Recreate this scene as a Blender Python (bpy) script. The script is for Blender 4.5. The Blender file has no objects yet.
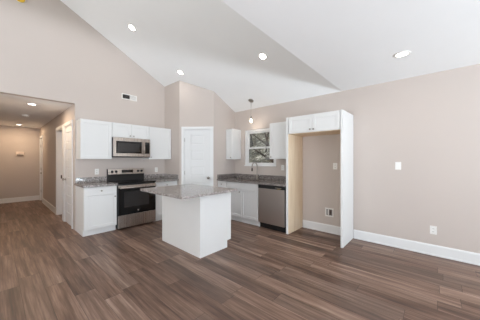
import bpy, bmesh, math, random
from mathutils import Vector, Matrix
random.seed(7)
scene = bpy.context.scene
COL = scene.collection
PI = math.pi

# ------------------------------------------------------------------ camera
FPX, ANG, EYE = 218.8, 0.7285, 1.3567
cam_d = bpy.data.cameras.new('camera')
cam_d.sensor_fit = 'HORIZONTAL'
cam_d.sensor_width = 36.0
cam_d.lens = 36.0 * FPX / 480.0
cam_d.shift_y = 0.43 / 480.0
cam_d.clip_start = 0.02
cam_d.clip_end = 200
cam = bpy.data.objects.new('camera', cam_d)
COL.objects.link(cam)
cam.location = (0, 0, EYE)
cam.rotation_euler = (PI / 2, 0, ANG - PI / 2)
scene.camera = cam

# ------------------------------------------------------------------ world, exposure, added window lamps
scene.view_settings.view_transform = 'Standard'
scene.view_settings.look = 'None'
scene.view_settings.gamma = 1.0
scene.view_settings.use_curve_mapping = False
scene.view_settings.exposure = 0.28
world = bpy.data.worlds.new('overcast_sky')
scene.world = world
world.use_nodes = True
wn = world.node_tree.nodes
wn['Background'].inputs['Color'].default_value = (0.86, 0.93, 1.0, 1)
wn['Background'].inputs['Strength'].default_value = 0.4


def area_light(name, loc, rot, sx, sy, power, color=(1, 1, 1), spread=PI):
    d = bpy.data.lights.new(name, 'AREA')
    d.shape = 'RECTANGLE'
    d.size, d.size_y = sx, sy
    d.energy = power
    d.color = color
    d.spread = spread
    o = bpy.data.objects.new(name, d)
    COL.objects.link(o)
    o.location = loc
    o.rotation_euler = rot
    return o


# added lamps outside the unseen openings behind the camera and in the left wall
DAY = (1.0, 1.0, 1.0)
# added lamps tilted upward to brighten the ceilings; the sky itself is the world
area_light('added_uplight_patio_door', (2.0, -4.6, 0.45), (PI / 2 + 1.2, 0, 0), 2.6, 0.9, 375, (0.81, 0.94, 1.02))
area_light('added_uplight_front_window', (-1.7, -4.6, 0.75), (PI / 2 + 1.2, 0, 0), 2.4, 0.9, 510, (0.86, 0.91, 1.02))
area_light('added_uplight_left_window', (-4.6, 1.8, 0.75), (PI / 2 + 1.2, 0, -PI / 2), 2.6, 0.9, 215, (0.91, 1.0, 1.01))

area_light('added_fill_left_window', (-4.18, 1.8, 1.45), (PI / 2, 0, -PI / 2), 2.6, 1.7, 75, (0.95, 1.0, 1.02))  # added fill lamp outside the left opening, brightening the refrigerator alcove
sun_d = bpy.data.lights.new('sun', 'SUN')
sun_d.energy = 3.0
sun_d.angle = 0.02
sun_d.color = (1.0, 0.96, 0.90)
sun = bpy.data.objects.new('sun', sun_d)
COL.objects.link(sun)
sun.location = (-10, -8, 20)
sun.rotation_euler = Vector((0.42, 0.30, -0.86)).to_track_quat('-Z', 'Y').to_euler()

# ------------------------------------------------------------------ measured room
XW, YR = 4.177, 5.209            # inner faces of the sink wall and of the range wall
ZE, SL = 2.608, 0.5137           # eave height and pitch of the vaulted ceiling
YF = 1.25                        # the flat ceiling stops here
ZH = 2.46                        # hall ceiling and head of the hall opening
XL, YB = -4.0, -4.0
XRIDGE = -0.5
XH, XHL, YH = 1.033, -0.12, 10.2


def zc(x):
    return ZE + SL * (XW - x) if x >= XRIDGE else ZE + SL * (XW - XRIDGE) - SL * (XRIDGE - x)


# ------------------------------------------------------------------ materials
def lin(c):
    c = c / 255.0
    return c / 12.92 if c <= 0.04045 else ((c + 0.055) / 1.055) ** 2.4


def rgb(r, g, b):
    return (lin(r), lin(g), lin(b), 1.0)


def base_mat(name, col, rough=0.5, metal=0.0, spec=0.5):
    m = bpy.data.materials.new(name)
    m.use_nodes = True
    b = m.node_tree.nodes['Principled BSDF']
    b.inputs['Base Color'].default_value = col
    b.inputs['Roughness'].default_value = rough
    b.inputs['Metallic'].default_value = metal
    b.inputs['Specular IOR Level'].default_value = spec
    return m


class NT:
    def __init__(self, m):
        self.t = m.node_tree
        self.b = self.t.nodes['Principled BSDF']

    def n(self, kind, **kw):
        x = self.t.nodes.new(kind)
        for k, v in kw.items():
            setattr(x, k, v)
        return x

    def l(self, a, b):
        self.t.links.new(a, b)

    def math(self, op, a, b=None, c=None):
        x = self.n('ShaderNodeMath', operation=op)
        for i, v in enumerate((a, b, c)):
            if v is None:
                continue
            if isinstance(v, (int, float)):
                x.inputs[i].default_value = v
            else:
                self.l(v, x.inputs[i])
        return x.outputs[0]

    def obj(self):
        return self.n('ShaderNodeTexCoord').outputs['Object']

    def ramp(self, fac, stops, interp='LINEAR'):
        r = self.n('ShaderNodeValToRGB')
        r.color_ramp.interpolation = interp
        e = r.color_ramp.elements
        while len(e) < len(stops):
            e.new(0.5)
        for el, (p, c) in zip(e, stops):
            el.position = p
            el.color = c
        self.l(fac, r.inputs[0])
        return r.outputs[0]

    def mix(self, fac, a, b, mode='MIX'):
        x = self.n('ShaderNodeMix', data_type='RGBA', blend_type=mode)
        for i, v in ((0, fac), (6, a), (7, b)):
            if isinstance(v, (int, float)):
                x.inputs[i].default_value = v
            elif isinstance(v, tuple):
                x.inputs[i].default_value = v
            else:
                self.l(v, x.inputs[i])
        return x.outputs[2]

    def noise(self, vec, scale, detail=2, rough=0.5):
        x = self.n('ShaderNodeTexNoise')
        x.inputs['Scale'].default_value = scale
        x.inputs['Detail'].default_value = detail
        x.inputs['Roughness'].default_value = rough
        if vec is not None:
            self.l(vec, x.inputs['Vector'])
        return x.outputs['Fac']

    def bump(self, h, strength, dist):
        x = self.n('ShaderNodeBump')
        x.inputs['Strength'].default_value = strength
        x.inputs['Distance'].default_value = dist
        self.l(h, x.inputs['Height'])
        self.l(x.outputs[0], self.b.inputs['Normal'])


def paint(name, col, rough, tex=0.06):
    m = base_mat(name, col, rough, 0, 0.3)
    t = NT(m)
    c = t.obj()
    f = t.noise(c, 3.0, 2)
    k = 0.975
    t.l(t.mix(f, (col[0] * k, col[1] * k, col[2] * k, 1), col), t.b.inputs['Base Color'])
    t.bump(t.noise(c, 260, 2), tex, 0.001)
    return m


def wood_floor():
    m = base_mat('wood_plank_floor', rgb(112, 86, 72), 0.4)
    t = NT(m)
    sep = t.n('ShaderNodeSeparateXYZ')
    t.l(t.obj(), sep.inputs[0])
    x, y = sep.outputs[0], sep.outputs[1]
    W, L = 0.178, 1.22
    row = t.math('FLOOR', t.math('DIVIDE', x, W))
    wr = t.n('ShaderNodeTexWhiteNoise', noise_dimensions='1D')
    t.l(row, wr.inputs['W'])
    yo = t.math('ADD', t.math('DIVIDE', y, L), t.math('MULTIPLY', wr.outputs[0], 7.3))
    colm = t.math('FLOOR', yo)
    cb = t.n('ShaderNodeCombineXYZ')
    t.l(row, cb.inputs[0])
    t.l(colm, cb.inputs[1])
    wid = t.n('ShaderNodeTexWhiteNoise', noise_dimensions='2D')
    t.l(cb.outputs[0], wid.inputs['Vector'])
    pid = wid.outputs[0]
    wid2 = t.n('ShaderNodeTexWhiteNoise', noise_dimensions='3D')
    cb2 = t.n('ShaderNodeCombineXYZ')
    t.l(row, cb2.inputs[0])
    t.l(colm, cb2.inputs[1])
    cb2.inputs[2].default_value = 5.0
    t.l(cb2.outputs[0], wid2.inputs['Vector'])
    pid2 = wid2.outputs[0]
    # grain stretched along each plank, shifted per plank
    g = t.n('ShaderNodeCombineXYZ')
    t.l(t.math('ADD', t.math('MULTIPLY', x, 17.0), t.math('MULTIPLY', pid, 60)), g.inputs[0])
    t.l(t.math('ADD', t.math('MULTIPLY', y, 1.0), t.math('MULTIPLY', pid, 31)), g.inputs[1])
    n1 = t.noise(g.outputs[0], 1.0, 6, 0.62)
    g2 = t.n('ShaderNodeCombineXYZ')
    t.l(t.math('ADD', t.math('MULTIPLY', x, 75.0), t.math('MULTIPLY', pid, 90)), g2.inputs[0])
    t.l(t.math('ADD', t.math('MULTIPLY', y, 2.2), t.math('MULTIPLY', pid, 47)), g2.inputs[1])
    n2 = t.noise(g2.outputs[0], 1.0, 4, 0.6)
    grain = t.math('ADD', t.math('MULTIPLY', n1, 0.68), t.math('MULTIPLY', n2, 0.32))
    tone = t.math('ADD', t.math('ADD', 0.52, t.math('MULTIPLY', t.math('SUBTRACT', grain, 0.5), 0.98)), t.math('MULTIPLY', t.math('SUBTRACT', pid, 0.5), 0.15))
    c = t.ramp(tone, [(0.27, rgb(54, 38, 30)), (0.42, rgb(93, 69, 57)), (0.52, rgb(121, 94, 79)),
                      (0.62, rgb(149, 121, 105)), (0.76, rgb(183, 158, 141))])
    c = t.mix(t.math('MULTIPLY', t.math('POWER', pid2, 2.0), 0.30), c, rgb(112, 100, 92))
    fx = t.math('FRACT', t.math('DIVIDE', x, W))
    fy = t.math('FRACT', yo)
    ex = t.math('LESS_THAN', t.math('MINIMUM', fx, t.math('SUBTRACT', 1.0, fx)), 0.009)
    ey = t.math('LESS_THAN', t.math('MINIMUM', fy, t.math('SUBTRACT', 1.0, fy)), 0.0016)
    seam = t.math('MAXIMUM', ex, ey)
    c = t.mix(t.math('MULTIPLY', seam, 0.75), c, rgb(45, 33, 28))
    t.l(c, t.b.inputs['Base Color'])
    t.l(t.math('ADD', 0.36, t.math('MULTIPLY', n2, 0.16)), t.b.inputs['Roughness'])
    t.bump(t.math('SUBTRACT', t.math('MULTIPLY', n2, 0.4), seam), 0.25, 0.001)
    return m


def granite(name, stops, scale=1.0, rough=0.12):
    m = base_mat(name, stops[1][1], rough)
    t = NT(m)
    o = t.obj()
    a = t.noise(o, 34 * scale, 5, 0.75)
    b = t.noise(o, 9 * scale, 3, 0.6)
    v = t.n('ShaderNodeTexVoronoi')
    v.inputs['Scale'].default_value = 75 * scale
    t.l(o, v.inputs['Vector'])
    sp = t.n('ShaderNodeSeparateColor')
    t.l(v.outputs['Color'], sp.inputs[0])
    f = t.math('ADD', t.math('ADD', t.math('MULTIPLY', a, 0.5), t.math('MULTIPLY', b, 0.25)),
               t.math('MULTIPLY', sp.outputs[0], 0.25))
    t.l(t.ramp(f, stops), t.b.inputs['Base Color'])
    return m


def steel(name, col, rough, vertical=True):
    m = base_mat(name, col, rough, 1.0)
    t = NT(m)
    mp = t.n('ShaderNodeMapping')
    mp.inputs['Scale'].default_value = (300, 300, 2) if vertical else (3, 3, 300)
    t.l(t.obj(), mp.inputs[0])
    t.l(t.math('ADD', rough - 0.05, t.math('MULTIPLY', t.noise(mp.outputs[0], 1.0, 2), 0.12)), t.b.inputs['Roughness'])
    return m


def pine(name):
    m = base_mat(name, rgb(222, 190, 150), 0.5)
    t = NT(m)
    mp = t.n('ShaderNodeMapping')
    mp.inputs['Scale'].default_value = (14, 14, 1.0)
    t.l(t.obj(), mp.inputs[0])
    t.l(t.ramp(t.noise(mp.outputs[0], 1.6, 4, 0.6), [(0.3, rgb(226, 203, 172)), (0.7, rgb(243, 224, 197))]), t.b.inputs['Base Color'])
    return m


def emission(name, col, strength):
    m = base_mat(name, col, 0.4)
    b = m.node_tree.nodes['Principled BSDF']
    b.inputs['Emission Color'].default_value = col
    b.inputs['Emission Strength'].default_value = strength
    return m


def clear_glass(name, gloss=0.08, tint=(1, 1, 1, 1)):
    m = bpy.data.materials.new(name)
    m.use_nodes = True
    nt = m.node_tree
    nt.nodes.clear()
    out = nt.nodes.new('ShaderNodeOutputMaterial')
    mx = nt.nodes.new('ShaderNodeMixShader')
    tr = nt.nodes.new('ShaderNodeBsdfTransparent')
    gl = nt.nodes.new('ShaderNodeBsdfGlossy')
    tr.inputs[0].default_value = tint
    gl.inputs['Roughness'].default_value = 0.02
    mx.inputs[0].default_value = gloss
    nt.links.new(tr.outputs[0], mx.inputs[1])
    nt.links.new(gl.outputs[0], mx.inputs[2])
    nt.links.new(mx.outputs[0], out.inputs[0])
    return m


def forest_floor():
    m = base_mat('leaf_litter', rgb(120, 115, 98), 0.9)
    t = NT(m)
    o = t.obj()
    a = t.noise(o, 3.5, 6, 0.8)
    b = t.noise(o, 0.7, 4, 0.6)
    f = t.math('ADD', t.math('MULTIPLY', a, 0.7), t.math('MULTIPLY', b, 0.3))
    t.l(t.ramp(f, [(0.42, rgb(26, 26, 20)), (0.49, rgb(78, 78, 66)), (0.55, rgb(124, 124, 112)), (0.62, rgb(206, 207, 200))]),
        t.b.inputs['Base Color'])
    return m


M = {}
M['wall'] = paint('greige_wall_paint', rgb(200, 189, 182), 0.62)
M['ceil'] = paint('white_ceiling_paint', rgb(245, 245, 245), 0.8)
M['trim'] = paint('white_trim_paint', rgb(230, 230, 230), 0.35, 0.0)
M['cab'] = paint('white_cabinet_paint', rgb(227, 227, 226), 0.38, 0.0)
M['door'] = paint('white_door_paint', rgb(225, 225, 225), 0.4, 0.0)
M['floor'] = wood_floor()
M['granite'] = granite('speckled_granite', [(0.33, rgb(66, 61, 60)), (0.45, rgb(132, 125, 122)), (0.55, rgb(168, 161, 157)), (0.69, rgb(214, 209, 207))], 1.5)
M['granite_dark'] = granite('dark_speckled_granite', [(0.33, rgb(66, 62, 60)), (0.45, rgb(112, 105, 101)), (0.55, rgb(138, 130, 126)), (0.69, rgb(176, 169, 165))], 1.5)
M['steel'] = steel('brushed_steel', rgb(188, 178, 170), 0.27)
M['steel_dark'] = steel('dark_brushed_steel', rgb(192, 182, 176), 0.36)
M['nickel'] = base_mat('satin_nickel', rgb(168, 162, 155), 0.28, 1.0)
M['bronze'] = base_mat('dark_bronze', rgb(70, 58, 50), 0.35, 0.8)
M['black_glass'] = base_mat('black_glass', rgb(14, 14, 15), 0.08, 0, 0.5)
M['window_glass'] = base_mat('smoked_oven_glass', rgb(44, 42, 42), 0.12, 0, 0.5)
M['black'] = base_mat('black_plastic', rgb(18, 18, 19), 0.4)
M['grey_ring'] = base_mat('grey_burner_print', rgb(70, 70, 72), 0.25)
M['pine'] = pine('raw_maple_veneer')
M['plastic'] = base_mat('white_plastic', rgb(236, 234, 230), 0.35)
M['slot'] = base_mat('dark_slot', rgb(60, 55, 52), 0.6)
M['greybox'] = base_mat('grey_plastic', rgb(120, 112, 110), 0.5)
M['beige'] = base_mat('beige_plastic', rgb(222, 206, 194), 0.5)
M['yellow'] = base_mat('yellow_plastic_cap', rgb(226, 188, 50), 0.45)
M['can'] = emission('lit_lamp_lens', (1.0, 0.95, 0.87, 1), 9.0)
M['bulb'] = emission('lit_bulb', (1.0, 0.88, 0.72, 1), 12.0)
M['glass'] = clear_glass('window_pane_glass', 0.06)
M['shade'] = clear_glass('clear_shade_glass', 0.10)
M['litter'] = forest_floor()
M['bark'] = base_mat('dark_bark', rgb(62, 56, 50), 0.9)
M['brass'] = base_mat('brass', rgb(190, 160, 100), 0.3, 1.0)


# ------------------------------------------------------------------ mesh building
class Frame:
    """local axes: a along the width, b out towards the room, c up"""
    def __init__(self, o, u, n):
        self.o, self.u, self.n = Vector(o), Vector(u).normalized(), Vector(n).normalized()
        self.w = Vector((0, 0, 1))

    def p(self, a, b, c):
        return self.o + self.u * a + self.n * b + self.w * c


WORLD = Frame((0, 0, 0), (1, 0, 0), (0, 1, 0))
RANGE = Frame((0, 0, 0), (1, 0, 0), (0, -1, 0))     # a = x, b = -y
SINK = Frame((0, 0, 0), (0, 1, 0), (-1, 0, 0))      # a = y, b = -x


class MB:
    def __init__(self):
        self.bm = bmesh.new()

    def box(self, x, y, z, F=WORLD, bev=0.0):
        vs = [self.bm.verts.new(F.p(i, j, k)) for i in x for j in y for k in z]
        fs = []
        for q in ((0, 1, 3, 2), (4, 6, 7, 5), (0, 4, 5, 1), (2, 3, 7, 6), (0, 2, 6, 4), (1, 5, 7, 3)):
            fs.append(self.bm.faces.new([vs[i] for i in q]))
        if bev:
            bmesh.ops.recalc_face_normals(self.bm, faces=fs)
            es = list({e for f in fs for e in f.edges})
            bmesh.ops.bevel(self.bm, geom=es, offset=bev, segments=2, profile=0.5, affect='EDGES')
        return self

    def prism(self, pts, z0, z1):
        """pts: (x, y) footprint; z0 / z1 numbers or functions of (x, y)"""
        g = lambda z, p: z(*p) if callable(z) else z
        lo = [self.bm.verts.new((p[0], p[1], g(z0, p))) for p in pts]
        hi = [self.bm.verts.new((p[0], p[1], g(z1, p))) for p in pts]
        n = len(pts)
        self.bm.faces.new(lo)
        self.bm.faces.new(hi)
        for i in range(n):
            self.bm.faces.new([lo[i], lo[(i + 1) % n], hi[(i + 1) % n], hi[i]])
        return self

    def extrude(self, pts, F, b0, b1):
        """pts: (a, c) outline in the frame's plane, thick from b0 to b1"""
        f0 = [self.bm.verts.new(F.p(a, b0, c)) for a, c in pts]
        f1 = [self.bm.verts.new(F.p(a, b1, c)) for a, c in pts]
        n = len(pts)
        self.bm.faces.new(f0)
        self.bm.faces.new(f1)
        for i in range(n):
            self.bm.faces.new([f0[i], f0[(i + 1) % n], f1[(i + 1) % n], f1[i]])
        return self

    def lathe(self, o, axis, prof, n=24, loop=False):
        """prof: (radius, height along axis)"""
        axis = Vector(axis).normalized()
        t = Vector((1, 0, 0)) if abs(axis.x) < 0.8 else Vector((0, 1, 0))
        u = axis.cross(t).normalized()
        v = axis.cross(u)
        rings = []
        for r, hh in prof:
            c = Vector(o) + axis * hh
            if r < 1e-6:
                rings.append([self.bm.verts.new(c)])
            else:
                rings.append([self.bm.verts.new(c + (u * math.cos(2 * PI * k / n) + v * math.sin(2 * PI * k / n)) * r) for k in range(n)])
        for A, B in zip(rings, rings[1:] + (rings[:1] if loop else [])):
            for k in range(n):
                k2 = (k + 1) % n
                q = [A[k % len(A)], A[k2 % len(A)], B[k2 % len(B)], B[k % len(B)]]
                q2 = []
                for w in q:
                    if w not in q2:
                        q2.append(w)
                if len(q2) > 2:
                    self.bm.faces.new(q2)
        for R in (rings[0], rings[-1]):
            if len(R) > 2 and not loop:
                self.bm.faces.new(R)
        return self

    def tube(self, pts, r, n=10):
        pts = [Vector(p) for p in pts]
        rr = r if isinstance(r, (list, tuple)) else [r] * len(pts)
        prev = None
        rings = []
        for i, p in enumerate(pts):
            d = (pts[min(i + 1, len(pts) - 1)] - pts[max(i - 1, 0)]).normalized()
            if prev is None:
                t = Vector((0, 0, 1)) if abs(d.z) < 0.9 else Vector((1, 0, 0))
                u = d.cross(t).normalized()
            else:
                u = (prev - d * prev.dot(d)).normalized()
            prev = u
            v = d.cross(u)
            rings.append([self.bm.verts.new(p + (u * math.cos(2 * PI * k / n) + v * math.sin(2 * PI * k / n)) * rr[i]) for k in range(n)])
        for A, B in zip(rings, rings[1:]):
            for k in range(n):
                self.bm.faces.new([A[k], A[(k + 1) % n], B[(k + 1) % n], B[k]])
        self.bm.faces.new(rings[0])
        self.bm.faces.new(rings[-1])
        return self

    def build(self, name, mat, parent=None, smooth=False):
        bmesh.ops.recalc_face_normals(self.bm, faces=self.bm.faces[:])
        off = Vector((0, 0, 0))
        p = parent
        while p is not None:
            off += p.location
            p = p.parent
        if parent is not None:
            lo = off
        else:
            lo = Vector((0, 0, 0))
        for v in self.bm.verts:
            v.co -= lo
        me = bpy.data.meshes.new(name)
        self.bm.to_mesh(me)
        self.bm.free()
        if smooth:
            for f in me.polygons:
                f.use_smooth = True
        me.materials.append(mat)
        o = bpy.data.objects.new(name, me)
        COL.objects.link(o)
        o.parent = parent
        return o


def structure(o):
    o['kind'] = 'structure'
    return o


def thing(name, loc, label, cat, group=None):
    o = bpy.data.objects.new(name, None)
    o.empty_display_size = 0.1
    COL.objects.link(o)
    o.location = loc
    o['label'] = label
    o['category'] = cat
    if group:
        o['group'] = group
    return o


def tag(o, label, cat, group=None):
    o['label'] = label
    o['category'] = cat
    if group:
        o['group'] = group
    return o


# ------------------------------------------------------------------ room shell
structure(MB().box((XL - 0.15, XW + 0.12), (YB - 0.15, YR + 0.12), (-0.1, 0))
          .box((XHL - 0.12, XH + 0.7), (YR + 0.12, YH + 0.15), (-0.1, 0)).build('floor', M['floor']))

# range wall (with the hall opening cut into it)
structure(MB().extrude([(XL, 0), (XHL, 0), (XHL, ZH), (XH, ZH), (XH, 0), (XW + 0.12, 0), (XW + 0.12, ZE), (XW, zc(XW) + 0.03),
                        (XRIDGE, zc(XRIDGE) + 0.03), (XL, zc(XL) + 0.03)], RANGE, -YR, -YR - 0.12).build('wall_back', M['wall']))

# sink wall, one window opening
WY0, WY1, WZ0, WZ1 = 2.645, 3.575, 1.235, 2.105
w = MB()
for y, z in (((YB - 0.12, WY0), (0, ZE + 0.05)), ((WY1, YR), (0, ZE + 0.05)), ((WY0, WY1), (0, WZ0)), ((WY0, WY1), (WZ1, ZE + 0.05))):
    w.box((XW, XW + 0.12), y, z)
structure(w.build('wall_right', M['wall']))

# living-room walls behind the camera, with their openings
w = MB()
DX0, DX1, DZ1 = 0.7, 3.3, 2.2
FX0, FX1, FZ0, FZ1 = -2.9, -0.5, 0.6, 2.3
for x, z in (((XL - 0.12, FX0), (0, ZE)), ((FX1, DX0), (0, ZE)), ((DX1, XW), (0, ZE)), ((FX0, FX1), (0, FZ0)), ((FX0, FX1), (FZ1, ZE)), ((DX0, DX1), (DZ1, ZE))):
    w.box(x, (YB - 0.12, YB), z)
structure(w.build('wall_front', M['wall']))
w = MB()
LY0, LY1, LZ0, LZ1 = 0.5, 3.1, 0.6, 2.3  # unseen left opening, invented and placed to shape the room's light
for y, z in (((YB, LY0), (0, ZE)), ((LY0, LY1), (0, LZ0)), ((LY0, LY1), (LZ1, ZE)), ((LY1, YR + 0.12), (0, ZE))):
    w.box((XL - 0.12, XL), y, z)
w.box((XL - 0.12, XL), (YF, YR + 0.12), (ZE, zc(XL) + 0.03))
structure(w.build('wall_left', M['wall']))

# ceilings: flat over the living room, vaulted over the kitchen, low over the hall
structure(MB().box((XL - 0.12, XW + 0.12), (YB - 0.12, YF), (ZE, ZE + 0.1)).build('ceiling', M['ceil']))
v = MB()
v.extrude([(XW + 0.12, ZE), (XW, ZE), (XRIDGE, zc(XRIDGE)), (XL - 0.12, zc(XL)), (XL - 0.12, zc(XL) + 0.12), (XRIDGE, zc(XRIDGE) + 0.12), (XW + 0.12, ZE + 0.12)],
          WORLD, YF, YR + 0.12)
structure(v.build('ceiling_vault', M['ceil']))
structure(MB().extrude([(XW, ZE + 0.04), (XRIDGE, zc(XRIDGE) + 0.05), (XL, zc(XL) + 0.05), (XL, ZE + 0.04)], WORLD, YF - 0.1, YF - 0.001).build('wall_gable', M['ceil']))
structure(MB().box((XHL - 0.12, XH + 0.7), (YR + 0.12, YH + 0.12), (ZH, ZH + 0.1)).build('ceiling_hall', M['ceil']))

# hall walls
D2 = (5.43, 6.13)       # panel door
D3 = (6.32, 7.03)       # open-jamb doorway
D4 = (9.48, 10.02)      # door at the far end
HD = 2.10
w = MB()
ys = [YR + 0.12, D2[0], D2[1], D3[0], D3[1], D4[0], D4[1], YH]
for i in range(0, 8, 2):
    w.box((XH, XH + 0.117), (ys[i], ys[i + 1]), (0, ZH))
for d in (D2, D3, D4):
    w.box((XH, XH + 0.117), d, (HD, ZH))
structure(w.build('wall_hall_right', M['wall']))
structure(MB().box((XHL - 0.12, XHL), (YR + 0.12, YH), (0, ZH)).build('wall_hall_left', M['wall']))
structure(MB().box((XHL - 0.12, XH + 0.117), (YH, YH + 0.12), (0, ZH)).build('wall_hall_end', M['wall']))

# corner pantry: two straight walls and the diagonal one with the door
PA, PC = Vector((2.9175, 4.527, 0)), Vector((3.441, 3.897, 0))
PL = (PC - PA).length
PU = (PC - PA).normalized()
DIAG = Frame(PA, PU, (PU.y, -PU.x, 0))
if DIAG.n.dot(Vector((-1, -1, 0))) < 0:
    DIAG = Frame(PA, PU, (-PU.y, PU.x, 0))
zt = lambda x, y: zc(x) + 0.02
PD0, PD1 = 0.105, 0.755


def dq(a0, a1, b0, b1):
    return [tuple(DIAG.p(a, b, 0)[:2]) for a, b in ((a0, b0), (a1, b0), (a1, b1), (a0, b1))]


w = MB()
w.prism([(2.9175, YR), (2.9175, 4.527), (3.0175, 4.575), (3.0175, YR)], 0, zt)
w.prism([(3.441, 3.897), (XW, 3.897), (XW, 3.997), (3.49, 3.997)], 0, zt)
w.prism(dq(0, PD0, 0, -0.1), 0, zt)
w.prism(dq(PD1, PL, 0, -0.1), 0, zt)
w.prism(dq(PD0, PD1, 0, -0.1), HD + 0.005, zt)
structure(w.build('wall_pantry', M['wall']))


# ------------------------------------------------------------------ baseboards
def baseboard(name, F, a0, a1, b, h=0.152):
    w = MB()
    w.extrude([(0, 0), (0.018, 0), (0.018, 0.02), (0.0145, 0.024), (0.0145, h - 0.02), (0.008, h), (0, h)],
              Frame(F.p(a0, b, 0), F.n, F.u), 0, a1 - a0)
    return structure(w.build(name, M['trim']))


baseboard('baseboard_right', SINK, YB, 1.062, -XW)
baseboard('baseboard_alcove', SINK, 1.106, 2.010, -XW)
baseboard('baseboard_hall_end', RANGE, XHL, XH, -YH)
HALLR = Frame((0, 0, 0), (0, 1, 0), (-1, 0, 0))
baseboard('baseboard_hall_right', HALLR, D3[1] + 0.075, D4[0] - 0.075, -XH)
baseboard('baseboard_hall_left', Frame((0, 0, 0), (0, 1, 0), (1, 0, 0)), YR + 0.13, YH, XHL)
baseboard('baseboard_front', Frame((0, 0, 0), (1, 0, 0), (0, 1, 0)), FX0 - 1, DX0 - 0.08, YB)
baseboard('baseboard_left', Frame((0, 0, 0), (0, 1, 0), (1, 0, 0)), YB, YR, XL)
baseboard('baseboard_back', RANGE, XL, XHL - 0.005, -YR)
baseboard('baseboard_pantry', DIAG, 0.815, PL, 0)


# ------------------------------------------------------------------ doors
def casing(name, F, a0, a1, b, top, cw=0.068):
    w = MB()
    w.box((a0 - cw, a0), (b, b + 0.016), (0, top + cw), F, 0.003)
    w.box((a1, a1 + cw), (b, b + 0.016), (0, top + cw), F, 0.003)
    w.box((a0, a1), (b, b + 0.016), (top, top + cw), F, 0.003)
    return structure(w.build(name, M['trim']))


def jamb(name, F, a0, a1, b0, b1, top):
    w = MB()
    w.box((a0, a0 + 0.016), (b0, b1), (0, top), F)
    w.box((a1 - 0.016, a1), (b0, b1), (0, top), F)
    w.box((a0 + 0.016, a1 - 0.016), (b0, b1), (top - 0.016, top), F)
    return structure(w.build(name, M['trim']))


def panel_door(name, F, a0, a1, b, top, knob_a, hinge_a, stile=0.13):
    """five-panel slab whose room face lies at b"""
    z0 = 0.012
    w = MB()
    w.box((a0, a1), (b - 0.035, b - 0.015), (z0, top), F)
    rails = [(0.24, 0.46), (0.61, 0.84), (0.994, 1.211), (1.355, 1.585), (1.735, 1.957)]
    w.box((a0, a0 + stile), (b - 0.015, b), (z0, top), F, 0.003)
    w.box((a1 - stile, a1), (b - 0.015, b), (z0, top), F, 0.003)
    edges = [z0] + [x for r in rails for x in r] + [top]
    for i in range(0, len(edges), 2):
        w.box((a0 + stile, a1 - stile), (b - 0.015, b), (edges[i], edges[i + 1]), F, 0.003)
    for r in rails:
        w.box((a0 + stile + 0.028, a1 - stile - 0.028), (b - 0.016, b - 0.004), (r[0] + 0.028, r[1] - 0.028), F, 0.005)
    d = structure(w.build(name, M['door']))
    k = MB()
    k.lathe(F.p(knob_a, b, 0.945), F.n, [(0, 0.0005), (0.032, 0.0005), (0.032, 0.006), (0.012, 0.012), (0.011, 0.03), (0.026, 0.04), (0.029, 0.052), (0.022, 0.064), (0, 0.068)])
    kk = k.build('door_knob', M['nickel'], d, True)
    for z in (0.28, 1.02, 1.80):
        hb = MB().tube([F.p(hinge_a, b + 0.006, z), F.p(hinge_a, b + 0.006, z + 0.09)], 0.007, 8)
        hb.build('hinge', M['bronze' if name == 'door_2' else 'nickel'], d, True)
    return d


casing('trim_1', DIAG, PD0, PD1, 0.0005, HD, 0.055)
jamb('trim_2', DIAG, PD0, PD1, -0.1, 0, HD)
panel_door('door_1', DIAG, PD0 + 0.018, PD1 - 0.018, -0.012, HD - 0.018, 0.69, PD0 + 0.016)

casing('trim_3', HALLR, D2[0], D2[1], -XH + 0.0005, HD)
jamb('trim_4', HALLR, D2[0], D2[1], -XH - 0.117, -XH, HD)
panel_door('door_2', HALLR, D2[0] + 0.018, D2[1] - 0.018, -XH - 0.008, HD - 0.018, D2[1] - 0.085, D2[0] + 0.016)
casing('trim_5', HALLR, D3[0], D3[1], -XH + 0.0005, HD)
jamb('trim_6', HALLR, D3[0], D3[1], -XH - 0.117, -XH, HD)
d3 = panel_door('door_3', HALLR, D3[0] + 0.018, D3[1] - 0.018, -XH - 0.118, HD - 0.018, D3[0] + 0.09, D3[1] - 0.02)
MB().box((XH + 0.07, XH + 0.10), (D3[1] - 0.0175, D3[1] - 0.0162), (0.90, 0.99)).build('strike_plate', M['bronze'], d3)
casing('trim_7', HALLR, D4[0], D4[1], -XH + 0.0005, HD)
jamb('trim_8', HALLR, D4[0], D4[1], -XH - 0.117, -XH, HD)
panel_door('door_4', HALLR, D4[0] + 0.018, D4[1] - 0.018, -XH - 0.02, HD - 0.018, D4[0] + 0.09, D4[1] - 0.02)


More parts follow.
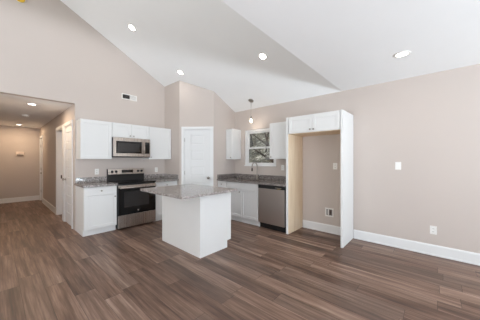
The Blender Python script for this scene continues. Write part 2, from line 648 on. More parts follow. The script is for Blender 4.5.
# ------------------------------------------------------------------ windows
def pane_window(name, F, a0, a1, c0, c1, b, fr=0.05, sash=0.04, double_hung=True):
    """b = outer room-side face of the frame"""
    fm = MB()
    fm.box((a0, a0 + fr), (b - 0.07, b), (c0, c1), F, 0.003)
    fm.box((a1 - fr, a1), (b - 0.07, b), (c0, c1), F, 0.003)
    fm.box((a0 + fr, a1 - fr), (b - 0.07, b), (c0, c0 + fr * 0.5), F, 0.003)
    fm.box((a0 + fr, a1 - fr), (b - 0.07, b), (c1 - fr * 0.8, c1), F, 0.003)
    root = structure(fm.build(name, M['trim']))
    A0, A1, C0, C1 = a0 + fr, a1 - fr, c0 + fr * 0.5, c1 - fr * 0.8
    mid = (C0 + C1) / 2
    rows = [(C0, mid + 0.02, b - 0.015), (mid - 0.02, C1, b - 0.045)] if double_hung else None
    if not double_hung:
        am = (A0 + A1) / 2
        cells = [((A0, am + 0.03), (C0, C1), b - 0.015), ((am - 0.03, A1), (C0, C1), b - 0.045)]
    else:
        cells = [((A0, A1), (r[0], r[1]), r[2]) for r in rows]
    for (x0, x1), (z0, z1), bb in cells:
        s = MB()
        s.box((x0, x0 + sash), (bb - 0.025, bb), (z0, z1), F, 0.003)
        s.box((x1 - sash, x1), (bb - 0.025, bb), (z0, z1), F, 0.003)
        s.box((x0 + sash, x1 - sash), (bb - 0.025, bb), (z0, z0 + sash), F, 0.003)
        s.box((x0 + sash, x1 - sash), (bb - 0.025, bb), (z1 - sash, z1), F, 0.003)
        so = s.build('sash', M['trim'], root)
        MB().box((x0 + sash, x1 - sash), (bb - 0.015, bb - 0.011), (z0 + sash, z1 - sash), F).build('pane', M['glass'], so)
    return root


pane_window('window_1', SINK, WY0, WY1, WZ0, WZ1, -XW - 0.025, 0.06, 0.036)
structure(MB().box((WY0 - 0.0, WY1 + 0.0), (-XW - 0.025, -XW + 0.012), (WZ0 - 0.018, WZ0 + 0.006), SINK, 0.003).build('trim_9', M['trim']))
FRONT = Frame((0, 0, 0), (1, 0, 0), (0, 1, 0))
pane_window('window_2', FRONT, FX0, FX1, FZ0, FZ1, YB - 0.02, 0.06, 0.045)
pane_window('window_3', FRONT, DX0, DX1, 0.0, DZ1, YB - 0.02, 0.06, 0.07, False)
pane_window('added_window_4', Frame((0, 0, 0), (0, 1, 0), (1, 0, 0)), LY0, LY1, LZ0, LZ1, XL - 0.02, 0.06, 0.045)  # unseen window, added for the light it lets in


# ------------------------------------------------------------------ cabinets
def knob(F, a, b, c, parent):
    k = MB()
    k.lathe(F.p(a, b, c), F.n, [(0, -0.001), (0.007, -0.001), (0.006, 0.012), (0.014, 0.018), (0.0155, 0.024), (0.012, 0.030), (0, 0.032)], 16)
    return k.build('knob', M['nickel'], parent, True)


def shaker(F, a0, a1, c0, c1, b, parent, rail=0.058, name='door'):
    """door whose back lies at b"""
    w = MB()
    w.box((a0, a0 + rail), (b, b + 0.019), (c0, c1), F, 0.0018)
    w.box((a1 - rail, a1), (b, b + 0.019), (c0, c1), F, 0.0018)
    w.box((a0 + rail, a1 - rail), (b, b + 0.019), (c0, c0 + rail), F, 0.0018)
    w.box((a0 + rail, a1 - rail), (b, b + 0.019), (c1 - rail, c1), F, 0.0018)
    w.box((a0 + rail, a1 - rail), (b + 0.001, b + 0.010), (c0 + rail, c1 - rail), F)
    return w.build(name, M['cab'], parent)


def slab(F, a0, a1, c0, c1, b, parent, name='drawer'):
    return MB().box((a0, a1), (b, b + 0.019), (c0, c1), F, 0.003).build(name, M['cab'], parent)


def body(F, a0, a1, b0, b1, c0, c1, parent, name='body'):
    return MB().box((a0, a1), (b0, b1), (c0, c1), F, 0.001).build(name, M['cab'], parent)


def base_cabinet(F, a0, a1, bw, bf, label, drawers, doors, toe=0.06, group='white shaker base cabinets', hollow=False):
    """bw wall-side b, bf front of the box; drawers / doors: (a0, a1, knob position or None)"""
    t = thing('base_cabinet', F.p((a0 + a1) / 2, (bw + bf) / 2, 0), label, 'cabinet', group)
    if hollow:
        w = MB()
        w.box((a0, a0 + 0.018), (bw, bf), (0.11, 0.876), F)
        w.box((a1 - 0.018, a1), (bw, bf), (0.11, 0.876), F)
        w.box((a0 + 0.018, a1 - 0.018), (bw, bf), (0.11, 0.128), F)
        w.box((a0 + 0.018, a1 - 0.018), (bf - 0.018, bf), (0.128, 0.876), F)
        w.box((a0 + 0.018, a1 - 0.018), (bw, bw + 0.012), (0.128, 0.876), F)
        w.build('body', M['cab'], t)
    else:
        body(F, a0, a1, bw, bf, 0.11, 0.876, t)
    MB().box((a0, a1), (bw, bf - toe), (0, 0.1095), F).build('toe_kick', M['cab'], t)
    for x0, x1, kn in drawers:
        d = slab(F, x0, x1, 0.722, 0.866, bf + 0.0005, t)
        if kn is not None:
            knob(F, kn, bf + 0.0195, 0.800, d)
    for x0, x1, kn in doors:
        d = shaker(F, x0, x1, 0.118, 0.712, bf + 0.0005, t)
        if kn is not None:
            knob(F, kn, bf + 0.0195, 0.672, d)
    return t


RB, RF = -YR + 0.003, -4.608
base_cabinet(RANGE, 1.040, 1.574, RB, RF, 'white base cabinet left of the range, nearest the hall', [(1.046, 1.568, 1.307)], [(1.046, 1.568, 1.535)])
base_cabinet(RANGE, 2.350, 2.912, RB, RF, 'white base cabinet between the range and the pantry corner', [(2.356, 2.890, 2.62)], [(2.356, 2.890, 2.40)])
SB, SF = -XW + 0.003, -3.579
base_cabinet(SINK, 2.684, 3.590, SB, SF, 'wide white two-door base cabinet under the sink', [], [(2.690, 3.135, None), (3.139, 3.584, 3.175)], 0.045, hollow=True)
sb = [o for o in bpy.data.objects if o.name.startswith('base_cabinet') and 'sink' in o['label']][0]
slab(SINK, 2.690, 3.584, 0.722, 0.866, SF + 0.0005, sb, 'false_front')
base_cabinet(SINK, 3.594, 3.893, SB, SF, 'narrow white base cabinet beside the pantry wall, left of the sink doors', [(3.600, 3.887, 3.745)], [(3.600, 3.887, 3.64)], 0.045)


def wall_cabinet(F, a0, a1, bw, bf, c0, c1, label, doors, group='white shaker wall cabinets'):
    t = thing('wall_cabinet', F.p((a0 + a1) / 2, (bw + bf) / 2, c0), label, 'cabinet', group)
    body(F, a0, a1, bw, bf, c0, c1, t)
    for x0, x1, kn in doors:
        d = shaker(F, x0, x1, c0 + 0.004, c1 - 0.012, bf + 0.0005, t, min(0.058, (x1 - x0) * 0.28))
        if kn is not None:
            knob(F, kn, bf + 0.0195, c0 + 0.045, d)
    return t


UF = -4.8945
wall_cabinet(RANGE, 1.054, 1.577, RB, UF, 1.385, 2.134, 'tall white wall cabinet left of the microwave', [(1.058, 1.573, None)])
wall_cabinet(RANGE, 1.579, 2.344, RB, UF, 1.832, 2.134, 'short white two-door wall cabinet directly above the microwave', [(1.583, 1.9595, 1.925), (1.9635, 2.340, 1.998)])
wall_cabinet(RANGE, 2.346, 2.914, RB, UF, 1.385, 2.134, 'tall white wall cabinet between the microwave and the pantry corner', [(2.350, 2.893, 2.385)])
wall_cabinet(SINK, 3.690, 3.893, SB, -3.8595, 1.385, 2.134, 'narrow white wall cabinet left of the window, by the pantry', [(3.693, 3.890, 3.715)])
wall_cabinet(SINK, 2.060, 2.598, SB, -3.8595, 1.385, 2.134, 'white wall cabinet between the window and the refrigerator opening', [(2.064, 2.594, 2.555)])

# refrigerator opening: two tall side panels and the cabinet bridging them
FZ = 2.147
t = thing('refrigerator_side_panel', (3.88, 2.034, 0), 'tall panel left of the refrigerator opening, tan wood on its inner face', 'panel', 'refrigerator opening panels')
MB().box((3.580, XW - 0.003), (2.018, 2.056), (0, FZ), WORLD, 0.001).build('panel', M['cab'], t)
MB().box((3.598, XW - 0.003), (2.0135, 2.0178), (0.0, 1.838), WORLD).build('inner_face', M['pine'], t)['label'] = 'tan raw wood inner face'
t = thing('refrigerator_side_panel', (3.88, 1.084, 0), 'tall white panel at the right end of the refrigerator opening', 'panel', 'refrigerator opening panels')
MB().box((3.580, XW - 0.003), (1.067, 1.0985), (0, FZ), WORLD, 0.001).build('panel', M['cab'], t)
MB().box((3.598, XW - 0.003), (1.0988, 1.1028), (0.0, 1.838), WORLD).build('inner_face', M['pine'], t)['label'] = 'tan raw wood inner face'
t = thing('wall_cabinet', (3.88, 1.56, 1.84), 'white two-door cabinet bridging the top of the refrigerator opening', 'cabinet', 'white shaker wall cabinets')
body(SINK, 1.1045, 2.0115, SB, -3.600, 1.843, FZ, t)
MB().box((1.1045, 2.0115), (SB, -3.602), (1.838, 1.8425), SINK).build('underside', M['pine'], t)['label'] = 'tan raw wood underside'
for x0, x1, kn in ((1.112, 1.556, 1.528), (1.560, 2.004, 1.588)):
    d = shaker(SINK, x0, x1, 1.85, 2.125, -3.5995, t)
    knob(SINK, kn, -3.5805, 1.885, d)

# ------------------------------------------------------------------ countertops
CZ0, CZ1 = 0.8775, 0.914


def countertop(label, parts, splash, side=None, mat='granite', group='speckled granite countertops'):
    w = MB()
    xs = [v for p in parts for v in p[0]]
    ysv = [v for p in parts for v in p[1]]
    t = thing('countertop', ((min(xs) + max(xs)) / 2, (min(ysv) + max(ysv)) / 2, CZ0), label, 'countertop', group)
    for x, y in parts:
        w.box(x, y, (CZ0, CZ1), WORLD, 0.003 if len(parts) == 1 else 0)
    w.build('slab', M[mat], t)
    if splash:
        MB().box(splash[0], splash[1], (CZ1 + 0.0005, 1.018), WORLD, 0.002).build('backsplash', M[mat], t)
    if side:
        MB().box(side[0], side[1], (CZ1 + 0.0005, 1.018), WORLD, 0.002).build('side_splash', M[mat], t)
    return t


countertop('short granite countertop left of the range, by the hall', [((1.022, 1.577), (4.553, YR - 0.002))], ((1.035, 1.577), (YR - 0.022, YR - 0.002)))
countertop('short granite countertop right of the range, running into the pantry corner', [((2.347, 2.915), (4.553, YR - 0.002))],
           ((2.347, 2.894), (YR - 0.022, YR - 0.002)), ((2.895, 2.915), (4.57, YR - 0.002)))
SX0, SX1, SY0, SY1 = 3.63, 4.01, 2.76, 3.50
countertop('long granite countertop around the sink, below the window', [((3.530, SX0), (2.059, 3.894)), ((SX1, XW - 0.002), (2.059, 3.894)), ((SX0, SX1), (2.059, SY0)), ((SX0, SX1), (SY1, 3.894))],
           ((XW - 0.022, XW - 0.002), (2.059, 3.873)), ((3.545, XW - 0.002), (3.874, 3.894)), 'granite_dark')

# ------------------------------------------------------------------ sink and faucet
t = thing('sink', (3.82, 3.13, 0.70), 'steel sink basin set into the long granite countertop', 'sink')
w = MB()
w.box((SX0 - 0.012, SX0), (SY0 - 0.012, SY1 + 0.012), (0.70, 0.8765))
w.box((SX1, SX1 + 0.012), (SY0 - 0.012, SY1 + 0.012), (0.70, 0.8765))
w.box((SX0, SX1), (SY0 - 0.012, SY0), (0.70, 0.8765))
w.box((SX0, SX1), (SY1, SY1 + 0.012), (0.70, 0.8765))
w.box((SX0 - 0.012, SX1 + 0.012), (SY0 - 0.012, SY1 + 0.012), (0.69, 0.70))
w.build('basin', M['steel_dark'], t)
MB().lathe((3.84, 3.13, 0.7005), (0, 0, 1), [(0, 0), (0.045, 0), (0.045, 0.004), (0.03, 0.002), (0, 0.002)]).build('drain', M['nickel'], t, True)

fx, fy = 4.075, 3.10
t = thing('faucet', (fx, fy, CZ1), 'tall gooseneck kitchen faucet behind the sink, in front of the window', 'faucet')
MB().lathe((fx, fy, CZ1), (0, 0, 1), [(0, 0.0005), (0.03, 0.0005), (0.03, 0.008), (0.022, 0.015), (0.019, 0.09), (0, 0.09)]).build('base', M['nickel'], t, True)
pts = [(fx, fy, CZ1 + 0.085 + 0.01 * i) for i in range(0, 21, 4)]
R = 0.095
for i in range(0, 13):
    a = PI * i / 12
    pts.append((fx - R + R * math.cos(a), fy, CZ1 + 0.30 + R * math.sin(a)))
pts.append((fx - 2 * R, fy, CZ1 + 0.27))
MB().tube(pts, 0.0135, 12).build('spout', M['nickel'], t, True)
MB().tube([(fx - 2 * R, fy, CZ1 + 0.27), (fx - 2 * R, fy, CZ1 + 0.24), (fx - 2 * R, fy, CZ1 + 0.20)], [0.014, 0.016, 0.017], 12).build('spray_head', M['bronze'], t, True)
MB().tube([(fx, fy - 0.018, CZ1 + 0.065), (fx, fy - 0.05, CZ1 + 0.075), (fx - 0.01, fy - 0.085, CZ1 + 0.12)], [0.010, 0.008, 0.006], 10).build('handle', M['nickel'], t, True)

# ------------------------------------------------------------------ dishwasher
t = thing('dishwasher', (3.87, 2.38, 0), 'stainless steel dishwasher with a black control strip beside the refrigerator opening', 'dishwasher')
MB().box((3.60, XW - 0.01), (2.081, 2.679), (0.10, 0.8745)).build('tub', M['black'], t)
MB().box((3.558, 3.5995), (2.081, 2.679), (0.115, 0.800), WORLD, 0.004).build('door', M['steel_dark'], t)
cp = MB().box((3.556, 3.5995), (2.081, 2.679), (0.803, 0.8745), WORLD, 0.004).build('control_panel', M['black'], t)
MB().box((3.5545, 3.5562), (2.14, 2.28), (0.826, 0.838)).build('button_row', M['nickel'], cp)
MB().box((3.5545, 3.5562), (2.155, 2.235), (0.810, 0.820)).build('latch_plate', M['brass'], cp)
MB().box((3.625, 3.66), (2.081, 2.679), (0.0, 0.0995)).build('toe_panel', M['black'], t)

# ------------------------------------------------------------------ microwave
t = thing('microwave', (1.96, 5.0, 1.42), 'stainless over-the-range microwave with a dark window, below the short cabinet', 'microwave')
MX0, MX1, MZ0, MZ1, MF = 1.581, 2.341, 1.420, 1.829, -4.805
MB().box((MX0, MX1), (RB, MF - 0.03), (MZ0, MZ1), RANGE, 0.003).build('case', M['black'], t)
d = MB()
d.box((MX0, 2.205), (MF - 0.0295, MF), (MZ1 - 0.075, MZ1), RANGE, 0.004)
d.box((MX0, 2.205), (MF - 0.0295, MF), (MZ0 + 0.02, MZ0 + 0.085), RANGE, 0.004)
d.box((MX0, MX0 + 0.05), (MF - 0.0295, MF), (MZ0 + 0.085, MZ1 - 0.075), RANGE)
d.box((2.15, 2.205), (MF - 0.0295, MF), (MZ0 + 0.085, MZ1 - 0.075), RANGE)
d = d.build('door', M['steel'], t)
wd = MB().box((MX0 + 0.051, 2.149), (MF - 0.02, MF - 0.004), (MZ0 + 0.086, MZ1 - 0.076), RANGE).build('window', M['black_glass'], d)
MB().box((MX0 + 0.085, 2.10), (MF - 0.0038, MF - 0.002), (MZ0 + 0.115, MZ1 - 0.115), RANGE).build('screen', M['window_glass'], wd)
hb = MB()
hb.tube([RANGE.p(2.185, MF + 0.035, MZ0 + 0.07), RANGE.p(2.185, MF + 0.035, MZ1 - 0.07)], 0.011, 12)
hb.tube([RANGE.p(2.185, MF - 0.002, MZ0 + 0.10), RANGE.p(2.185, MF + 0.035, MZ0 + 0.10)], 0.007, 8)
hb.tube([RANGE.p(2.185, MF - 0.002, MZ1 - 0.10), RANGE.p(2.185, MF + 0.035, MZ1 - 0.10)], 0.007, 8)
hb.build('handle', M['steel'], d, True)
c = MB().box((2.2065, MX1), (MF - 0.0295, MF), (MZ0 + 0.02, MZ1), RANGE, 0.004).build('control_panel', M['steel'], t)
cpn = MB().box((2.222, MX1 - 0.018), (MF - 0.001, MF + 0.0015), (MZ0 + 0.085, MZ1 - 0.07), RANGE).build('keypad', M['black_glass'], c)
MB().box((2.235, MX1 - 0.03), (MF + 0.0016, MF + 0.0022), (MZ1 - 0.115, MZ1 - 0.085), RANGE).build('display', M['window_glass'], cpn)
MB().box((MX0 + 0.005, MX1 - 0.005), (MF - 0.0295, MF - 0.008), (MZ0 - 0.0, MZ0 + 0.019), RANGE).build('vent_grille', M['black'], t)

# ------------------------------------------------------------------ range
t = thing('range', (1.962, 4.87, 0), 'freestanding stainless electric range with a black glass oven door', 'range')
X0, X1, RFD = 1.582, 2.342, -4.590
MB().box((X0, X1), (RB + 0.005, RFD), (0.035, 0.895), RANGE).build('body', M['black'], t)
for x in (X0 + 0.04, X1 - 0.04):
    for b in (RB + 0.08, RFD - 0.08):
        MB().lathe(RANGE.p(x, b, 0), (0, 0, 1), [(0, 0.0), (0.02, 0.0), (0.02, 0.012), (0.012, 0.035), (0, 0.035)], 12).build('foot', M['black'], t)
ct = MB().box((X0 - 0.003, X1 + 0.003), (RB + 0.09, RFD + 0.035), (0.8955, 0.918), RANGE, 0.004).build('cooktop', M['black_glass'], t)
for x, b, r in ((1.77, -4.72, 0.10), (2.15, -4.72, 0.085), (1.77, -4.97, 0.08), (2.15, -4.97, 0.10)):
    MB().lathe(RANGE.p(x, b, 0.9182), (0, 0, 1), [(r, 0), (r, 0.0006), (r - 0.006, 0.0006), (r - 0.006, 0)], 40, True).build('burner_ring', M['grey_ring'], ct)
GF = RB + 0.10
MB().box((X0, X1), (RB, GF - 0.012), (0.9, 1.172), RANGE, 0.004).build('backguard', M['black'], t)
pn = MB().box((X0, X1), (GF - 0.0118, GF), (1.055, 1.175), RANGE, 0.004).build('control_panel', M['steel'], t)
MB().box((1.842, 2.082), (GF - 0.001, GF + 0.002), (1.085, 1.15), RANGE).build('display', M['black_glass'], pn)
for x in (1.655, 1.735, 2.195, 2.275):
    MB().lathe(RANGE.p(x, GF, 1.117), RANGE.n, [(0, 0.0002), (0.027, 0.0002), (0.026, 0.006), (0.021, 0.024), (0, 0.026)], 20).build('knob', M['black'], pn, True)
dr = MB().box((X0 + 0.002, X1 - 0.002), (RFD + 0.0005, RFD + 0.035), (0.285, 0.865), RANGE, 0.004).build('oven_door', M['black_glass'], t)
MB().box((X0 + 0.11, X1 - 0.15), (RFD + 0.0352, RFD + 0.0365), (0.43, 0.74), RANGE).build('oven_window', M['window_glass'], dr)
MB().box((X0 + 0.002, X1 - 0.002), (RFD + 0.0352, RFD + 0.041), (0.815, 0.865), RANGE, 0.002).build('door_rail', M['steel'], dr)
MB().lathe(RANGE.p(1.965, RFD + 0.0352, 0.345), RANGE.n, [(0, 0), (0.014, 0), (0.014, 0.002), (0.0115, 0.003), (0.0105, 0.0018), (0, 0.0018)], 24).build('emblem', M['steel'], dr)
hb = MB()
hb.tube([RANGE.p(X0 + 0.02, RFD + 0.085, 0.822), RANGE.p(X1 - 0.02, RFD + 0.085, 0.822)], 0.017, 12)
for x in (X0 + 0.05, X1 - 0.05):
    hb.tube([RANGE.p(x, RFD + 0.03, 0.822), RANGE.p(x, RFD + 0.085, 0.822)], 0.011, 8)
hb.build('oven_handle', M['steel'], dr, True)
MB().box((X0 + 0.002, X1 - 0.002), (RFD + 0.0005, RFD + 0.033), (0.035, 0.277), RANGE, 0.004).build('drawer', M['steel'], t)

# ------------------------------------------------------------------ island
IX0, IX1, IY0, IY1 = 1.893, 2.486, 2.427, 3.460
t = thing('kitchen_island', (2.2, 2.95, 0), 'white panelled kitchen island base in the middle of the floor', 'island')
MB().extrude([(IX0 + 0.004, 0), (IX1 - 0.066, 0), (IX1 - 0.066, 0.11), (IX1, 0.11), (IX1, 0.876), (IX0 + 0.004, 0.876)], WORLD, IY0 + 0.02, IY1).build('body', M['cab'], t)
MB().extrude([(IX0 + 0.0205, 0), (IX1 - 0.066, 0), (IX1 - 0.066, 0.11), (IX1 + 0.016, 0.11), (IX1 + 0.016, 0.876), (IX0 + 0.0205, 0.876)], WORLD, IY0, IY0 + 0.0195).build('end_panel', M['cab'], t)
MB().box((IX0, IX0 + 0.02), (IY0, IY1), (0, 0.876)).build('back_panel', M['cab'], t)
IF = Frame((0, 0, 0), (0, 1, 0), (1, 0, 0))
for x0, x1, kn in ((2.452, 2.948, 2.91), (2.953, 3.455, 2.99)):
    dd = slab(IF, x0, x1, 0.722, 0.866, IX1 + 0.0005, t)
    knob(IF, (x0 + x1) / 2, IX1 + 0.0195, 0.80, dd)
    dd = shaker(IF, x0, x1, 0.118, 0.712, IX1 + 0.0005, t)
    knob(IF, kn, IX1 + 0.0195, 0.672, dd)
tag(MB().box((1.521, 2.508), (2.295, 3.470), (CZ0, CZ1), WORLD, 0.004).build('countertop', M['granite']),
    'granite slab on top of the island, overhanging toward the hall', 'countertop', 'speckled granite countertops')


# ------------------------------------------------------------------ ceiling lights
def can_light(x, y, label, flat=None, power=1.6, color=(1.0, 0.93, 0.84)):
    if flat is None:
        z = zc(x)
        n = Vector((-SL, 0, -1)).normalized()
    else:
        z = flat
        n = Vector((0, 0, -1))
    t = thing('recessed_light', (x, y, z), label, 'ceiling light', 'recessed ceiling lights')
    o = Vector((x, y, z))
    MB().lathe(o, n, [(0.058, 0.0005), (0.084, 0.0005), (0.082, 0.006), (0.060, 0.009)], 36, True).build('trim_ring', M['plastic'], t, True)
    MB().lathe(o, n, [(0, 0.0008), (0.0575, 0.0008), (0.0575, 0.004), (0, 0.006)], 36).build('lens', M['can'], t)
    d = bpy.data.lights.new('recessed_lamp', 'AREA')
    d.shape = 'DISK'
    d.size = 0.11
    d.energy = power
    d.color = color
    lo = bpy.data.objects.new('recessed_lamp', d)
    COL.objects.link(lo)
    lo.parent = t
    lo.location = n * 0.012
    lo.rotation_euler = n.to_track_quat('-Z', 'Y').to_euler()
    return t


can_light(1.726, 4.273, 'round recessed light highest on the vaulted ceiling, far left of the vault')
can_light(2.770, 4.258, 'round recessed light on the vault just above the pantry corner')
can_light(3.096, 2.232, 'round recessed light on the vault nearest the flat ceiling edge')
can_light(3.187, 0.291, 'round recessed light in the flat white ceiling at right', ZE)
can_light(0.485, 5.883, 'recessed light in the hall ceiling nearest the hall opening', ZH, 9.8, (1.0, 0.75, 0.50))
can_light(0.495, 9.537, 'recessed light at the far end of the hall ceiling', ZH, 9.8, (1.0, 0.75, 0.50))

t = thing('smoke_detector', (0.497, 7.425, ZH), 'round white smoke detector between the two hall ceiling lights', 'smoke detector')
MB().lathe((0.497, 7.425, ZH), (0, 0, -1), [(0, 0.0005), (0.07, 0.0005), (0.07, 0.012), (0.058, 0.032), (0.03, 0.038), (0, 0.038)], 28).build('body', M['plastic'], t, True)
MB().lathe((0.497, 7.425, ZH - 0.0382), (0, 0, -1), [(0, 0), (0.012, 0), (0.012, 0.003), (0, 0.003)], 16).build('test_button', M['greybox'], t)

t = thing('capped_detector', (0.282, YR, 4.075), 'yellow-capped round detector high on the wall above the hall', 'detector')
MB().lathe((0.282, YR, 4.075), (0, -1, 0), [(0, 0.0005), (0.068, 0.0005), (0.068, 0.012), (0, 0.012)], 28).build('base', M['plastic'], t)
MB().lathe((0.282, YR - 0.0122, 4.075), (0, -1, 0), [(0, 0), (0.064, 0), (0.062, 0.03), (0.052, 0.036), (0, 0.036)], 28).build('dust_cap', M['yellow'], t, True)

# pendant over the sink
px, py = 3.927, 3.164
pz = zc(px)
t = thing('pendant_light', (px, py, pz), 'small hanging pendant light with a glowing bulb above the sink', 'pendant light')
n = Vector((-SL, 0, -1)).normalized()
MB().lathe((px, py, pz), n, [(0, 0.0005), (0.062, 0.0005), (0.06, 0.014), (0.02, 0.028), (0, 0.028)], 28).build('canopy', M['nickel'], t, True)
MB().tube([(px, py, pz - 0.02), (px, py, 2.385)], 0.003, 8).build('cord', M['nickel'], t, True)
MB().lathe((px, py, 2.388), (0, 0, -1), [(0, 0), (0.012, 0), (0.024, 0.02), (0.026, 0.065), (0.02, 0.07), (0, 0.07)], 20).build('socket', M['nickel'], t, True)
MB().lathe((px, py, 2.316), (0, 0, -1), [(0, 0), (0.013, 0), (0.016, 0.015), (0.027, 0.045), (0.029, 0.06), (0.020, 0.08), (0, 0.087)], 20).build('bulb', M['bulb'], t, True)
MB().lathe((px, py, 2.345), (0, 0, -1), [(0.028, 0), (0.040, 0.03), (0.044, 0.13), (0.042, 0.13), (0.038, 0.03), (0.027, 0.002)], 24, True).build('glass_shade', M['shade'], t, True)
ld = bpy.data.lights.new('pendant_lamp', 'POINT')
ld.energy = 1.2
ld.color = (1.0, 0.86, 0.7)
ld.shadow_soft_size = 0.04
lo = bpy.data.objects.new('pendant_lamp', ld)
COL.objects.link(lo)
lo.parent = t
lo.location = (0, 0, 2.15 - pz)

# ------------------------------------------------------------------ wall fittings
# supply register high on the range wall: two louvre banks turned opposite ways
vx, vz = 2.046, 2.795
t = thing('wall_vent', (vx, YR, vz), 'two-bank metal air vent high on the wall above the wall cabinets', 'vent')
w = MB()
w.box((vx - 0.165, vx + 0.165), (-YR + 0.0005, -YR + 0.010), (vz + 0.045, vz + 0.062), RANGE)
w.box((vx - 0.165, vx + 0.165), (-YR + 0.0005, -YR + 0.010), (vz - 0.062, vz - 0.045), RANGE)
w.box((vx - 0.165, vx - 0.15), (-YR + 0.0005, -YR + 0.010), (vz - 0.045, vz + 0.045), RANGE)
w.box((vx + 0.15, vx + 0.165), (-YR + 0.0005, -YR + 0.010), (vz - 0.045, vz + 0.045), RANGE)
w.build('frame', M['plastic'], t)
MB().box((vx - 0.15, vx + 0.15), (-YR + 0.0003, -YR + 0.001), (vz - 0.045, vz + 0.045), RANGE).build('duct_opening', M['black'], t)
for side in (-1, 1):
    w = MB()
    for i in range(9):
        x = vx + side * (0.010 + i * 0.0165)
        k = 0.0075
        F2 = Frame((x, YR - 0.007, 0), (1, -side * 1.3, 0), (side * 1.3, 1, 0)) if side < 0 else Frame((x, YR - 0.007, 0), (1, 0.25, 0), (-0.25, 1, 0))
        w.box((-k, k), (-0.0006, 0.0006), (vz - 0.0445, vz + 0.0445), F2)
    w.build('louvre_bank', M['greybox'] if side < 0 else M['plastic'], t)  # left bank coloured grey to paint in the shade on its louvres


def wall_plate(F, a, b, c, label, cat, name, kind, gang=1):
    t = thing(name, F.p(a, b, c), label, cat, 'white electrical wall plates')
    hw = 0.037 * gang
    MB().box((a - hw, a + hw), (b + 0.0005, b + 0.006), (c - 0.059, c + 0.059), F, 0.002).build('plate', M['plastic'], t)
    if kind == 'switch':
        MB().box((a - 0.017, a + 0.017), (b + 0.0062, b + 0.010), (c - 0.033, c + 0.033), F, 0.002).build('rocker', M['plastic'], t)
    else:
        for s in (-1, 1):
            r = MB().box((a - 0.016, a + 0.016), (b + 0.0062, b + 0.009), (c + s * 0.021 - 0.014, c + s * 0.021 + 0.014), F, 0.002).build('receptacle', M['plastic'], t)
            for q in (-0.006, 0.006):
                MB().box((a + q - 0.0015, a + q + 0.0015), (b + 0.0091, b + 0.0096), (c + s * 0.021 - 0.006, c + s * 0.021 + 0.006), F).build('slot', M['slot'], r)
    return t


wall_plate(SINK, 0.43, -XW, 1.272, 'white light switch on the wide blank right wall', 'light switch', 'light_switch', 'switch')
wall_plate(SINK, 0.020, -XW, 0.36, 'white power outlet low on the right wall above the baseboard', 'outlet', 'power_outlet', 'outlet')
wall_plate(SINK, 1.375, -XW, 1.25, 'white outlet at chest height inside the refrigerator opening', 'outlet', 'power_outlet', 'outlet')
wall_plate(SINK, 2.475, -XW, 1.20, 'white outlet above the sink counter between window and refrigerator panel', 'outlet', 'power_outlet', 'outlet')
wall_plate(RANGE, 1.40, -YR, 1.125, 'white outlet above the counter left of the range', 'outlet', 'power_outlet', 'outlet')
wall_plate(RANGE, 2.69, -YR, 1.125, 'white outlet above the counter right of the range', 'outlet', 'power_outlet', 'outlet')

# water supply box in the refrigerator opening
t = thing('water_supply_box', (XW, 1.478, 0.385), 'white recessed water supply box low inside the refrigerator opening', 'supply box')
w = MB()
w.box((1.405, 1.425), (-XW + 0.0005, -XW + 0.012), (0.305, 0.465), SINK)
w.box((1.535, 1.555), (-XW + 0.0005, -XW + 0.012), (0.305, 0.465), SINK)
w.box((1.425, 1.535), (-XW + 0.0005, -XW + 0.012), (0.305, 0.328), SINK)
w.box((1.425, 1.535), (-XW + 0.0005, -XW + 0.012), (0.442, 0.465), SINK)
w.build('frame', M['plastic'], t)
MB().box((1.425, 1.535), (-XW + 0.0003, -XW + 0.001), (0.328, 0.442), SINK).build('recess', M['greybox'], t)
MB().tube([(XW - 0.006, 1.458, 0.43), (XW - 0.012, 1.458, 0.39), (XW - 0.012, 1.458, 0.345)], 0.009, 10).build('valve', M['bronze'], t, True)
MB().box((1.490, 1.510), (-XW + 0.0012, -XW + 0.008), (0.335, 0.435), SINK).build('divider', M['plastic'], t)

# chime box on the far hall wall
t = thing('chime_box', (0.555, YH, 1.57), 'small beige box with a dark slot on the hall end wall', 'wall box')
MB().box((0.455, 0.655), (-YH + 0.0005, -YH + 0.035), (1.50, 1.64), RANGE, 0.012).build('cover', M['beige'], t)
MB().box((0.475, 0.635), (-YH + 0.0352, -YH + 0.038), (1.515, 1.545), RANGE).build('slot', M['slot'], t)

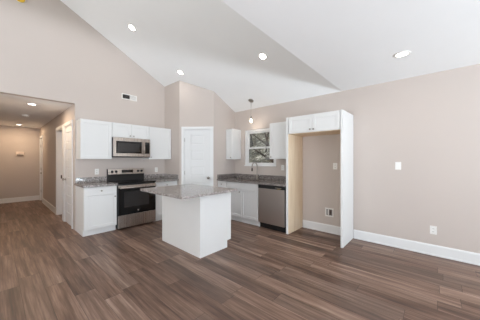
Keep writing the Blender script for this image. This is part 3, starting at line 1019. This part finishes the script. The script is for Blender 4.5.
# ------------------------------------------------------------------ outdoors beyond the sink window
bm = MB()
nx, ny = 26, 30
gv = []
for i in range(nx):
    for j in range(ny):
        x = 5.2 + i * 1.0
        y = -8 + j * 1.25
        rise = max(0, x - 7.5)
        z = -0.4 + 0.42 * rise + 0.25 * math.sin(x * 1.7 + y * 0.9) * min(1, rise / 3) + random.uniform(-0.08, 0.08)
        gv.append(bm.bm.verts.new((x, y, z)))
for i in range(nx - 1):
    for j in range(ny - 1):
        bm.bm.faces.new([gv[i * ny + j], gv[i * ny + j + 1], gv[(i + 1) * ny + j + 1], gv[(i + 1) * ny + j]])
structure(bm.build('ground', M['litter'], None, True))


def hill_z(x):
    return -0.45 + 0.42 * max(0, x - 7.5)


def tree(x, y, lean, h, r, label, seed, branches):
    rnd = random.Random(seed)
    z = hill_z(x) - 0.1
    t = thing('bare_tree', (x, y, z), label, 'tree', 'bare trees outside the kitchen window')
    pts, rad = [], []
    for i in range(9):
        f = i / 8
        pts.append((x + lean[0] * f * h + 0.05 * math.sin(4 * f + seed), y + lean[1] * f * h + 0.06 * math.sin(5 * f + seed * 2), z + h * f))
        rad.append(r * (1 - 0.75 * f))
    MB().tube(pts, rad, 10).build('trunk', M['bark'], t, True)
    for k in range(branches):
        i = rnd.randint(2, 7)
        p = Vector(pts[i])
        a = rnd.uniform(0, 2 * PI)
        L = rnd.uniform(0.5, 1.1)
        d = Vector((0.5 * math.cos(a), math.sin(a), rnd.uniform(0.1, 0.9))).normalized()
        bp = [p + d * (L * q / 4) + Vector((0, 0, 0.06 * q * q / 4 * rnd.uniform(-1, 1))) for q in range(5)]
        MB().tube(bp, [rad[i] * 0.5 * (1 - 0.2 * q) for q in range(5)], 7).build('branch', M['bark'], t, True)
    return t


tree(9.4, 3.80, (0.02, 1.447), 3.2, 0.085, 'dark trunk leaning steeply to the left across the upper window pane', 1, 5)
tree(11.0, 6.63, (0.0, 1.718), 1.9, 0.085, 'low leaning dark trunk crossing the lower window pane', 5, 4)
tree(7.9, 4.63, (0.0, 0.295), 4.5, 0.07, 'upright dark tree at the right edge of the window view', 2, 6)
tree(15.0, 11.9, (0.0, 0.12), 6.0, 0.07, 'thin bare tree at the left edge of the window view', 3, 7)
tree(13.4, 9.3, (0.0, -0.12), 6.0, 0.06, 'distant slender tree in the middle of the window view', 4, 7)
